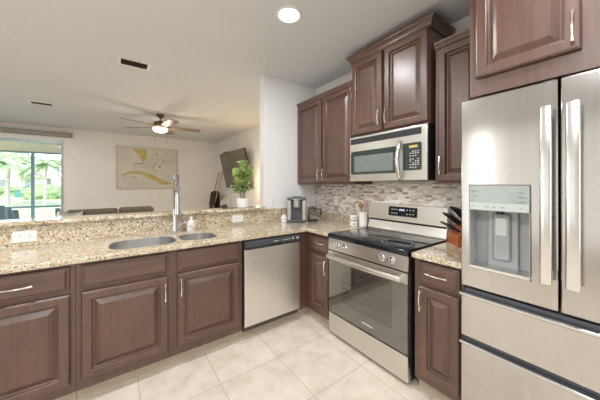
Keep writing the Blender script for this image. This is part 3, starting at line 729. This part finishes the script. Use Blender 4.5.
# knife block: its low front looks along local -y
kb = thing('knife_block', 'orange-brown wooden knife block on the short counter by the refrigerator', 'knife block', (2.036, .797, .9145), math.radians(-137.4), local=True)
mb = MB(); mb.prism([(-.045, 0), (.105, 0), (.105, .165), (.07, .185), (-.045, .072)], lambda p: (-.105, p[0], p[1]), lambda p: (.105, p[0], p[1])); mb.build('block', 'blockwood', kb, bevel=.003)
KN = Vector((0, -.62, .78)).normalized()
def knife(name, label, group, Lh, r0):
    t = thing(name, label, 'knife', (0, 0, 0), 0, group, local=True)
    mb = MB(); mb.tube([(0, 0, 0), (0, 0, .012), (0, 0, Lh * .5), (0, -.002, Lh * .85), (0, -.004, Lh)], [(r0 * .8, r0 * 1.15), (r0 * .75, r0), (r0 * .7, r0 * 1.05), (r0 * .8, r0 * 1.3), (r0 * .5, r0 * .9)], 10); mb.build('handle', 'black', t, 50)
    mb = MB(); mb.box(-.0012, .0012, -r0 * .9, r0 * .9, -.055, .0); mb.build('blade', 'steel', t)
    mb = MB()
    for z in (.3, .6): mb.cyl((-r0, 0, Lh * z), (r0, 0, Lh * z), .0022, None, 8)
    mb.build('rivet', 'nickel', t); return t
Rk = Matrix.Rotation(math.radians(-137.4), 4, 'Z')
def kplace(src, i, x, y, z, tilt):
    loc = Rk @ Vector((x, y, z)) + Vector((2.036, .797, .9145))
    rot = (Rk @ Matrix.Rotation(math.radians(tilt), 4, 'X')).to_euler()
    if i == 0: src.location = loc; src.rotation_euler = rot
    else: dup(src, loc, rot=rot)
big = knife('kitchen_knife', 'large black-handled knife standing in the orange wooden block', 'large knives in the block', .13, .0135)
i = 0
for x, y, z in ((-.08, .062, .182), (-.045, .062, .182), (-.005, .062, .182), (.045, .062, .182), (-.075, .022, .143), (-.035, .022, .143), (.01, .022, .143), (.05, .022, .143)):
    kplace(big, i, x, y, z, 44 if y > .03 else 50); i += 1
small = knife('steak_knife', 'small black-handled steak knife in the front row of the block', 'steak knives in the block', .09, .0105); i = 0
for x in (-.088, -.062, -.036, -.010, .016, .042, .068): kplace(small, i, x, -.018, .105, 56); i += 1

# potted plant on the bar
P0 = Vector((1.165, 2.70, 1.0965))
pp = thing('potted_plant', 'leafy green fiddle-leaf plant in white pot on the bar ledge', 'plant', P0)
MB().lathe([(.062, 0), (.070, .004), (.078, .05), (.081, .105), (.076, .105), (.073, .09), (.01, .09)], P0, 28).build('pot', 'ceramic', pp, 40)
MB().lathe([(.075, .090), (.073, .094), (.01, .097)], P0, 20).build('soil', 'soil', pp, 40)
mb = MB()
stems = [(.0, .0, .0, .0, .40), (.012, -.01, .06, .02, .33), (-.015, .01, -.05, .01, .30)]
for bx_, by_, tx, ty, h in stems: mb.tube([P0 + Vector((bx_, by_, .09)), P0 + Vector((bx_ + tx * .4, by_ + ty * .3, .09 + h * .5)), P0 + Vector((bx_ + tx, by_ + ty, .06 + h))], [.006, .005, .003], 6)
mb.build('stem', 'stem', pp, 60)
def leaf(mb, base, d, L, W, droop):
    d = Vector(d).normalized(); side = d.cross(Vector((0, 0, 1)))
    if side.length < .05: side = Vector((1, 0, 0))
    side.normalize(); up = side.cross(d).normalized(); rows = []
    for k in range(7):
        s = k / 6; c = Vector(base) + d * (L * s) - Vector((0, 0, droop * s * s * L)) + up * (.05 * L * math.sin(PI * s))
        wv = W * (.02 + math.sin(PI * min(1, s * .93 + .03)) ** .8 * (.55 + .6 * s)) * .5 * (1 if k < 6 else .3)
        rip = .012 * math.sin(k * 2.3)
        rows.append([mb.bm.verts.new(c - side * wv + up * (wv * .35 + rip)), mb.bm.verts.new(c), mb.bm.verts.new(c + side * wv + up * (wv * .35 - rip))])
    for a, b in zip(rows, rows[1:]):
        mb.bm.faces.new((a[0], a[1], b[1], b[0])); mb.bm.faces.new((a[1], a[2], b[2], b[1]))
mb = MB(); rnd = random.Random(5)
for bx_, by_, tx, ty, h in stems:
    n = 13
    for q in range(n):
        s = .22 + .78 * q / (n - 1); a = q * 2.4 + h * 9
        base = P0 + Vector((bx_ + tx * s, by_ + ty * s, .09 + (h - .03) * s))
        el = .1 + 1.0 * s
        leaf(mb, base, (math.cos(a) * math.cos(el), math.sin(a) * math.cos(el) * .8, math.sin(el)), rnd.uniform(.10, .15), rnd.uniform(.10, .135), rnd.uniform(.0, .3))
mb.build('foliage', 'leaf', pp, 180)

# small flower arrangement on the bar
F0 = Vector((.955, 2.715, 1.0965))
fl = thing('flower_ornament', 'small cream flower ornament on the bar ledge left of the potted plant', 'ornament', F0)
MB().lathe([(.020, 0), (.030, .006), (.033, .022), (.022, .040), (.014, .046)], F0, 20).build('vase', 'throw', fl, 40)
mb = MB(); mb.tube([F0 + Vector((0, 0, .04)), F0 + Vector((-.01, 0, .075)), F0 + Vector((.02, 0, .105)), F0 + Vector((.055, .005, .112))], .0025, 6); mb.build('stem', 'stem', fl)
mb = MB()
for cx, cz, sc in ((-.015, .075, 1.0), (.01, .088, .9), (-.03, .055, .8), (.03, .06, .7)):
    for q in range(5):
        a = q * 2 * PI / 5; leaf(mb, F0 + Vector((cx, -.006, cz)), (math.cos(a), -.45, math.sin(a)), .032 * sc, .026 * sc, .1)
mb.build('petals', 'flower', fl, 180)
MB().lathe([(.002, .106), (.008, .110), (.008, .118), (.002, .122)], F0 + Vector((.052, .003, 0)), 10).build('bud', 'yellow', fl, 60)

# ------------------------------------------------------------------ ceiling
rl = thing('recessed_light', 'round lit recessed ceiling light above the kitchen', 'ceiling light', (1.076, 1.616, CH))
MB().lathe([(.100, 0), (.100, -.006), (.085, -.012), (.078, -.004), (.078, 0)], (1.076, 1.616, CH), 32, False).build('trim_ring', 'white', rl, 40)
MB().lathe([(.079, -.002), (.070, -.009), (.01, -.0105)], (1.076, 1.616, CH), 32).build('lens', 'canglow', rl, 40)
def vent(label, cx, cy, w_, h_, rz, n):
    t = thing('ceiling_vent', label, 'vent', (cx, cy, CH), rz, 'ceiling air vents', local=True)
    mb = MB(); mb.slab([(-w_ / 2, -h_ / 2), (w_ / 2, -h_ / 2), (w_ / 2, h_ / 2), (-w_ / 2, h_ / 2)], [[(-w_ / 2 + .03, -h_ / 2 + .02), (w_ / 2 - .03, -h_ / 2 + .02), (w_ / 2 - .03, h_ / 2 - .02), (-w_ / 2 + .03, h_ / 2 - .02)]], -.008, -.0005); mb.build('frame', 'white', t)
    MB().box(-w_ / 2 + .028, w_ / 2 - .028, -h_ / 2 + .018, h_ / 2 - .018, -.003, -.0008).build('duct_opening', 'ventdark', t)
    mb = MB()
    for k in range(n):
        y = -h_ / 2 + .028 + (h_ - .056) * (k + .5) / n
        mb.box(-w_ / 2 + .03, w_ / 2 - .03, -.0045, .0045, -.001, .001, 0, 1, Matrix.Translation((0, y, -.0065)) @ Matrix.Rotation(.8, 4, 'X'))
    mb.build('louver', 'toepanel', t)
vent('rectangular return air vent in the kitchen ceiling, the larger of the two', .155, 3.27, .30, .19, 0, 8)
vent('small white supply air vent in the living room ceiling near the sliding door', -.98, 5.76, .30, .17, 0, 5)

# ceiling fan
FX, FY = .66, 5.35
cf = thing('ceiling_fan', 'bronze five-blade ceiling fan with lit glass bowl in the living room', 'ceiling fan', (FX, FY, CH))
MB().lathe([(.07, 0), (.07, -.02), (.045, -.06), (.016, -.075)], (FX, FY, CH), 24).build('canopy', 'bronze', cf, 40)
MB().cyl((FX, FY, CH - .07), (FX, FY, CH - .15), .013).build('downrod', 'bronze', cf, 40)
MB().lathe([(.03, -.13), (.09, -.145), (.115, -.18), (.115, -.225), (.085, -.25), (.05, -.255)], (FX, FY, CH), 28).build('motor', 'bronze', cf, 40)
MB().lathe([(.06, -.252), (.125, -.262), (.128, -.285), (.11, -.315), (.06, -.335), (.01, -.34)], (FX, FY, CH), 28).build('light_bowl', 'lampglow', cf, 60, label='lit frosted glass bowl')
for k in range(5):
    a = math.radians(30 + 72 * k - 36.4)
    R_ = Matrix.Translation((FX, FY, CH - .235)) @ Matrix.Rotation(a, 4, 'Z') @ Matrix.Rotation(math.radians(-12), 4, 'X')
    mb = MB(); ol = [(.17, -.05), (.40, -.068), (.66, -.072), (.705, -.05), (.712, 0), (.705, .05), (.66, .072), (.40, .068), (.17, .05)]
    mb.prism(ol, lambda p: R_ @ Vector((p[0], p[1], -.004)), lambda p: R_ @ Vector((p[0], p[1], .004))); bl = mb.build('blade', 'blade', cf)
    mb = MB(); mb.prism([(.09, -.015), (.16, -.028), (.235, -.03), (.235, .03), (.16, .028), (.09, .015)], lambda p: R_ @ Vector((p[0], p[1], .0045)), lambda p: R_ @ Vector((p[0], p[1], .010))); mb.build('blade_iron', 'bronze', bl)
for dx, z in ((-.09, -.47), (.10, -.50)):
    mb = MB(); mb.cyl((FX + dx, FY - .05, CH - .26), (FX + dx, FY - .05, CH + z), .0025, None, 6); mb.cyl((FX + dx, FY - .05, CH + z), (FX + dx, FY - .05, CH + z - .03), .007, None, 8); mb.build('pull_chain', 'bronze', cf)
lamp('fan_lamp', 'POINT', (FX, FY, CH - .38), 22, (1, .84, .62), shadow_soft_size=.1)

# ------------------------------------------------------------------ living room
mp = thing('wall_map', 'framed nautical chart with ochre land on the far living room wall', 'map', (.70, 7.95, 1.25))
MB().box(.0, 1.405, 7.918, 7.948, 1.25, 2.35).build('canvas', 'chart', mp)
mb = MB(); t_ = .012
for a in ((-.004, 1.409, 1.246, 1.246 + t_), (-.004, 1.409, 2.354 - t_, 2.354), (-.004, t_, 1.246, 2.354), (1.409 - t_, 1.409, 1.246, 2.354)): mb.box(a[0], a[1], 7.912, 7.949, a[2], a[3])
mb.build('frame', 'shoal', mp)
def chart(poly, name, m, d=.0):
    mb = MB(); mb.prism([(u * 1.405, 1.25 + (1 - v) * 1.1) for u, v in poly], lambda p: (p[0], 7.9185, p[1]), lambda p: (p[0], 7.9165 - d, p[1])); mb.build(name, m, mp)
chart([(.25, .03), (.455, .05), (.47, .15), (.46, .25), (.43, .335), (.39, .335), (.37, .25), (.33, .17), (.27, .10)], 'printed_land', 'land')
chart([(.05, .70), (.12, .63), (.22, .585), (.33, .575), (.43, .60), (.55, .65), (.68, .74), (.80, .82), (.93, .885), (.84, .895), (.66, .895), (.70, .86), (.60, .80), (.47, .72), (.40, .67), (.30, .635), (.20, .64), (.10, .695)], 'printed_land', 'land')
chart([(.22, .72), (.28, .70), (.31, .73), (.25, .76)], 'printed_land', 'shoal')
chart([(.23, .385), (.34, .39), (.42, .365), (.41, .385), (.33, .41), (.24, .395)], 'printed_shoal', 'ink')
rr = random.Random(3)
for k in range(16):
    u, v = .56 + rr.random() * .24, .12 + rr.random() * .45; s = rr.uniform(.012, .035)
    chart([(u - s, v - s), (u + s * .6, v - s * .7), (u + s, v + s * .6), (u - s * .3, v + s)], 'printed_shoal', 'shoal', .0005 * (k % 3))

# television on a tilting mount, right wall of the living room
TX, TZ = 2.30, 2.19
def tvp(y, s, dep):  # s along the height from the top edge, dep behind the screen
    u = Vector((.20, 0, -.915)).normalized(); n_ = Vector((-.915, 0, -.20)).normalized()
    return Vector((TX, y, TZ)) + u * s - n_ * dep
tv = thing('television', 'large dark flat television tilted down on the right living room wall', 'television', (2.5, 6.12, 1.7))
mb = MB(); mb.prism([(5.30, 0), (6.95, 0), (6.95, .936), (5.30, .936)], lambda p: tvp(p[0], p[1], .0), lambda p: tvp(p[0], p[1], .045)); mb.build('case', 'black', tv, bevel=.004)
mb = MB(); mb.prism([(5.312, .012), (6.938, .012), (6.938, .92), (5.312, .92)], lambda p: tvp(p[0], p[1], -.002), lambda p: tvp(p[0], p[1], .004)); mb.build('screen', 'screen', tv)
mb = MB(); mb.tube([tvp(6.1, .40, .04), Vector((2.50, 6.1, 1.80)), Vector((2.556, 6.1, 1.80))], .03, 8); mb.box(2.535, 2.556, 5.9, 6.3, 1.65, 1.95); mb.build('wall_mount', 'black', tv)
sbz = thing('sensor_bar', 'small dark camera bar resting on top of the television', 'camera', (2.36, 6.45, 2.19))
mb = MB(); mb.box(2.315, 2.355, 6.32, 6.72, 2.196, 2.222, .006); mb.build('bar', 'black', sbz)
mb = MB(); mb.box(2.325, 2.347, 6.48, 6.56, 2.18, 2.198); mb.build('clip', 'darkgrey', sbz)

# blanket ladder with throw
ld_ = thing('blanket_ladder', 'pale wooden blanket ladder leaning in the far corner of the living room', 'ladder', (2.2, 7.44, 0))
def lp(side, s): # s 0 bottom..1 top
    y = 7.60 if side else 7.28
    return Vector((2.06 + .46 * s, y, 1.76 * s))
for sd in (0, 1): MB().tube([lp(sd, .004), lp(sd, 1)], .018, 8).build('rail', 'lightwood', ld_, 40)
for s in (.2, .42, .62, .80): MB().tube([lp(0, s), lp(1, s)], .013, 8).build('rung', 'lightwood', ld_, 40)
mb = MB(); rows = []
for k in range(15):
    s = k / 14; y = 7.23 + .42 * s; wv = .018 * math.sin(k * 1.7)
    top = Vector((2.315 + wv * .3, y, 1.175)); 
    rows.append([Vector((2.235 + wv, y, .50 + .02 * math.sin(k))), Vector((2.255 + wv, y, .85)), Vector((2.295 + wv * .5, y, 1.12)), Vector((2.338, y, 1.16)), Vector((2.39 + wv * .3, y, 1.12)), Vector((2.40 + wv, y, .8)), Vector((2.40 + wv, y, .58))])
vv = [[mb.bm.verts.new(p) for p in r_] for r_ in rows]
for a, b in zip(vv, vv[1:]):
    for j in range(6): mb.bm.faces.new((a[j], a[j + 1], b[j + 1], b[j]))
th = mb.build('throw_blanket', 'throw', None, 180)
md = th.modifiers.new('cloth', 'SOLIDIFY'); md.thickness = .02; md.offset = 0
tag(th, 'dark brown throw blanket hanging over the wooden ladder', 'blanket')

# sofa
so = thing('sofa', 'long brown sofa seen over the bar ledge below the map', 'sofa', (-.05, 5.3, 0))
MB().box(-.72, .60, 5.0, 5.85, .12, .42, .03, 3).build('seat_base', 'sofa', so, 60)
MB().box(-.72, .58, 5.0, 5.18, .30, .86, .04, 3).build('backrest', 'sofa', so, 60)
MB().box(-.62, .018, 5.09, 5.30, .42, .965, .045, 4).build('back_cushion', 'sofa', so, 60)
MB().box(.026, .53, 5.09, 5.30, .42, .972, .045, 4).build('back_cushion', 'sofa', so, 60)
MB().box(-.05 - .55, -.01, 5.28, 5.84, .42, .55, .04, 3).build('seat_cushion', 'sofa', so, 60)
MB().box(.0, .46, 5.28, 5.84, .42, .55, .04, 3).build('seat_cushion', 'sofa', so, 60)
for x0, x1 in ((-.80, -.63), (.47, .62)): MB().box(x0, x1, 5.18, 5.86, .12, .66, .05, 3).build('armrest', 'sofa', so, 60)
for x, y in ((-.68, 5.06), (.5, 5.06), (-.68, 5.76), (.5, 5.76)): MB().cyl((x, y, 0), (x, y, .125), .02, .028, 10).build('leg', 'stem', so)
# crumpled throw on the sofa's end
mb = MB(); rows = []
for i in range(9):
    x = -.74 + .32 * i / 8; rows.append([])
    for j in range(5):
        y = 5.0 + .2 * j / 4; z = .935 + .022 * math.sin(i * .9 + .5) + .015 * math.cos(j * 1.5 + i)
        rows[-1].append(mb.bm.verts.new((x, y, z - (.10 if i == 0 else 0) - (.06 if j in (0, 4) else 0))))
for a, b in zip(rows, rows[1:]):
    for j in range(4): mb.bm.faces.new((a[j], a[j + 1], b[j + 1], b[j]))
th = mb.build('folded_blanket', 'coffee', None, 180); md = th.modifiers.new('cloth', 'SOLIDIFY'); md.thickness = .02
tag(th, 'crumpled grey blanket lying over the end of the sofa by the sliding door', 'blanket')

# lamp out of sight behind the divider lights the corner wall warmly
lamp('corner_lamp', 'POINT', (2.45, 4.76, 1.40), 38, (1, .68, .30), shadow_soft_size=.08)

# ------------------------------------------------------------------ outside
struct(MB().box(-9, 5, 8.07, 11.3, -.12, -.02).build('lanai_floor', 'slab'))
struct(MB().box(-9, 5, 8.07, 11.4, 2.62, 2.72).build('lanai_ceiling', 'soffit'))
struct(MB().box(-9, 5, 11.06, 11.2, 2.36, 2.62).build('lanai_beam', 'soffit'))
struct(MB().box(-70, 50, 11.3, 120, -.30, -.10).build('lawn', 'grass'))
sc_ = thing('screen_enclosure', 'dark grey aluminium patio screen frame with post and chair rail', 'screen frame', (-2.06, 11.0, 0))
for x in (-5.1, -2.06, .98): MB().box(x - .035, x + .035, 10.97, 11.05, -.02, 2.36).build('post', 'lanai', sc_)
for a, b in ((-9, -5.135), (-5.065, -2.095), (-2.025, .945), (1.015, 5)):
    MB().box(a, b, 10.98, 11.04, .65, .71).build('chair_rail', 'lanai', sc_)
    MB().box(a, b, 10.98, 11.04, 2.31, 2.36).build('top_rail', 'lanai', sc_)
def patio_chair(label, x, y, rz):
    t = thing('patio_chair', label, 'chair', (x, y, -.02), rz, 'slatted patio chairs', local=True)
    for k in range(6):
        xx = -.25 + .1 * k; h = .95 - .12 * abs(k - 2.5) / 2.5 * abs(k - 2.5) / 2.5
        mb = MB(); mb.box(xx - .046, xx + .046, -.012, .012, 0, h - .28, .004, 1, Matrix.Translation((0, .22, .28)) @ Matrix.Rotation(-.30, 4, 'X')); mb.build('back_slat', 'bluechair', t)
    for k in range(4): MB().box(-.28, .28, -.28 + .12 * k, -.19 + .12 * k, .33 - .025 * k, .35 - .025 * k).build('seat_slat', 'bluechair', t)
    for s in (-1, 1):
        MB().box(s * .33 - .06, s * .33 + .06, -.33, .33, .52, .545).build('armrest', 'bluechair', t)
        MB().box(s * .31 - .02, s * .31 + .02, -.30, -.22, 0, .52).build('leg', 'bluechair', t); MB().box(s * .31 - .02, s * .31 + .02, .18, .26, 0, .52).build('leg', 'bluechair', t)
patio_chair('slate blue slatted patio chair nearest the left edge beyond the sliding door', -2.05, 8.75, PI * .97)
patio_chair('slate blue slatted patio chair half hidden by the right jamb of the sliding door', -.93, 8.75, PI * 1.03)

def palm(label, x, y, h, r0, fr_len, nf, seed, lean=(0, 0), group='palm trees'):
    rnd = random.Random(seed)
    t = thing('palm_tree', label, 'tree', (x, y, -.1), group=group)
    top = Vector((x + lean[0], y + lean[1], h))
    MB().tube([(x, y, -.1), (x + lean[0] * .2, y + lean[1] * .2, h * .35), (x + lean[0] * .6, y + lean[1] * .6, h * .7), top], [r0 * 1.25, r0, r0 * .85, r0 * .75], 10).build('trunk', 'trunk', t, 60)
    mb = MB()
    for k in range(nf):
        a = k * 2.399 + seed; el = rnd.uniform(-.1, 1.1); L_ = fr_len * rnd.uniform(.8, 1.1); pts = []
        for j in range(11):
            s = j / 10; pts.append(top + Vector((math.cos(a) * math.cos(el), math.sin(a) * math.cos(el), math.sin(el))) * (L_ * s) - Vector((0, 0, L_ * .75 * s * s)))
        mb.tube(pts, [.025 * (1 - .8 * j / 10) for j in range(11)], 4)
        for j in range(1, 30):
            s = j / 30 * 9.99; i0 = int(s); p = pts[i0].lerp(pts[i0 + 1], s - i0); d_ = (pts[i0 + 1] - pts[i0]).normalized()
            sd = d_.cross(Vector((0, 0, 1))).normalized()
            for sg in (-1, 1):
                ll = L_ * .28 * math.sin(PI * (.12 + .8 * j / 30)); tip = p + sd * sg * ll * .8 + d_ * ll * .5 - Vector((0, 0, ll * .45))
                mb.face([p - d_ * .03, p + d_ * .03, tip.lerp(p, .3) + d_ * .03, tip])
    mb.build('fronds', 'palm', t)
palm('palm tree with a pale trunk beyond the lawn, nearest the left edge', -6.35, 27.0, 2.75, .13, 2.0, 13, 1, (.1, 0))
palm('slender palm with thin white trunk behind the utility box', -9.6, 46.0, 4.6, .16, 2.6, 12, 2)
palm('palm with drooping fronds in the right half of the sliding door', -4.1, 25.0, 2.75, .09, 1.7, 12, 4, (.1, 0))
palm('small far palm beside the right jamb of the sliding door', -6.0, 44.0, 4.2, .14, 2.4, 16, 6)

def blob(c, rx, ry, rz, seed, name, m, sub=3, amp=.18):
    b = bmesh.new(); bmesh.ops.create_icosphere(b, subdivisions=sub, radius=1); rnd = random.Random(seed)
    for v in b.verts:
        f_ = 1 + amp * (rnd.random() - .5) + amp * .6 * math.sin(v.co.x * 7 + seed) * math.sin(v.co.y * 6) * math.sin(v.co.z * 8)
        v.co = Vector((v.co.x * rx * f_, v.co.y * ry * f_, v.co.z * rz * f_)) + Vector(c)
    q = MB(); q.add(b); return q.build(name, m, None, 180)
tag(blob((-5.9, 36.0, .45), 1.55, 1.2, .95, 5, 'round_shrub', 'hedge', 4), 'large round green shrub on the lawn right of the screen post', 'shrub')
rnd = random.Random(4); mb = MB()
b = bmesh.new(); bmesh.ops.create_cube(b, size=1); bmesh.ops.subdivide_edges(b, edges=b.edges, cuts=14, use_grid_fill=True)
for v in b.verts: v.co = Vector((v.co.x * 15 - 11, v.co.y * 1.4 + 50, v.co.z * 1.2 + .45)) + Vector((rnd.uniform(-.2, .2), rnd.uniform(-.2, .2), rnd.uniform(-.12, .12)))
mb.add(b); hd = mb.build('hedge', 'hedge', None, 180); tag(hd, 'long clipped green hedge across the lawn', 'hedge')
ub = thing('utility_box', 'teal green utility box standing on the lawn', 'utility box', (-8.75, 43, -.1))
MB().box(-9.45, -8.10, 42.5, 43.4, -.1, .66, .04).build('cabinet', 'util', ub); MB().box(-9.5, -8.05, 42.45, 43.45, .64, .74, .03).build('lid', 'util', ub)
for lab, x, y, z, r_, sd in (('leafy tree rising behind the roof next to the right jamb', -5.0, 92, 6.8, 5.0, 12), ('leafy tree rising at the left edge behind the houses', -24, 98, 7.5, 5.5, 13)):
    t = thing('tree', lab, 'tree', (x, y, -.1), group='trees behind the houses')
    MB().cyl((x, y, -.1), (x, y, z), .35, .2, 10).build('trunk', 'trunk', t)
    q = blob((x, y, z), r_, r_, r_ * .62, sd, 'crown', 'palm', 4, .3); q.parent = t; q.location = -Vector((x, y, -.1))
def house(label, x0, x1, y, h, rh):
    t = thing('house', label, 'house', ((x0 + x1) / 2, y, -.1), group='houses beyond the lawn')
    MB().box(x0, x1, y, y + 10, -.1, h).build('wall', 'stucco', t)
    mb = MB(); xm = (x0 + x1) / 2; o_ = .6
    A = [(x0 - o_, y - o_, h), (x1 + o_, y - o_, h), (x1 + o_, y + 10 + o_, h), (x0 - o_, y + 10 + o_, h)]; r1, r2 = (x0 + 4, y + 5, h + rh), (x1 - 4, y + 5, h + rh)
    mb.face([A[0], A[1], r2, r1]); mb.face([A[2], A[3], r1, r2]); mb.face([A[1], A[2], r2]); mb.face([A[3], A[0], r1]); mb.face(A[::-1])
    bmesh.ops.remove_doubles(mb.bm, verts=mb.bm.verts, dist=1e-4); mb.build('roof', 'roof', t)
    n = int((x1 - x0) / 3.4)
    for k in range(n):
        cx = x0 + (k + .5) * (x1 - x0) / n; poly = [(cx - .7, .3), (cx + .7, .3)] + [(cx + .7 * math.cos(a * PI / 8), 1.7 + .7 * math.sin(a * PI / 8)) for a in range(9)]
        mb = MB(); mb.prism(poly, lambda p: (p[0], y - .05, p[1]), lambda p: (p[0], y + .02, p[1])); mb.build('arched_window', 'winpane', t)
house('pale stucco house with arched windows and tiled roof, left beyond the hedge', -27, -12.8, 75, 2.75, 2.3)
house('pale stucco house with tiled roof seen right of the screen post', -10.9, -1.5, 79, 2.75, 2.1)
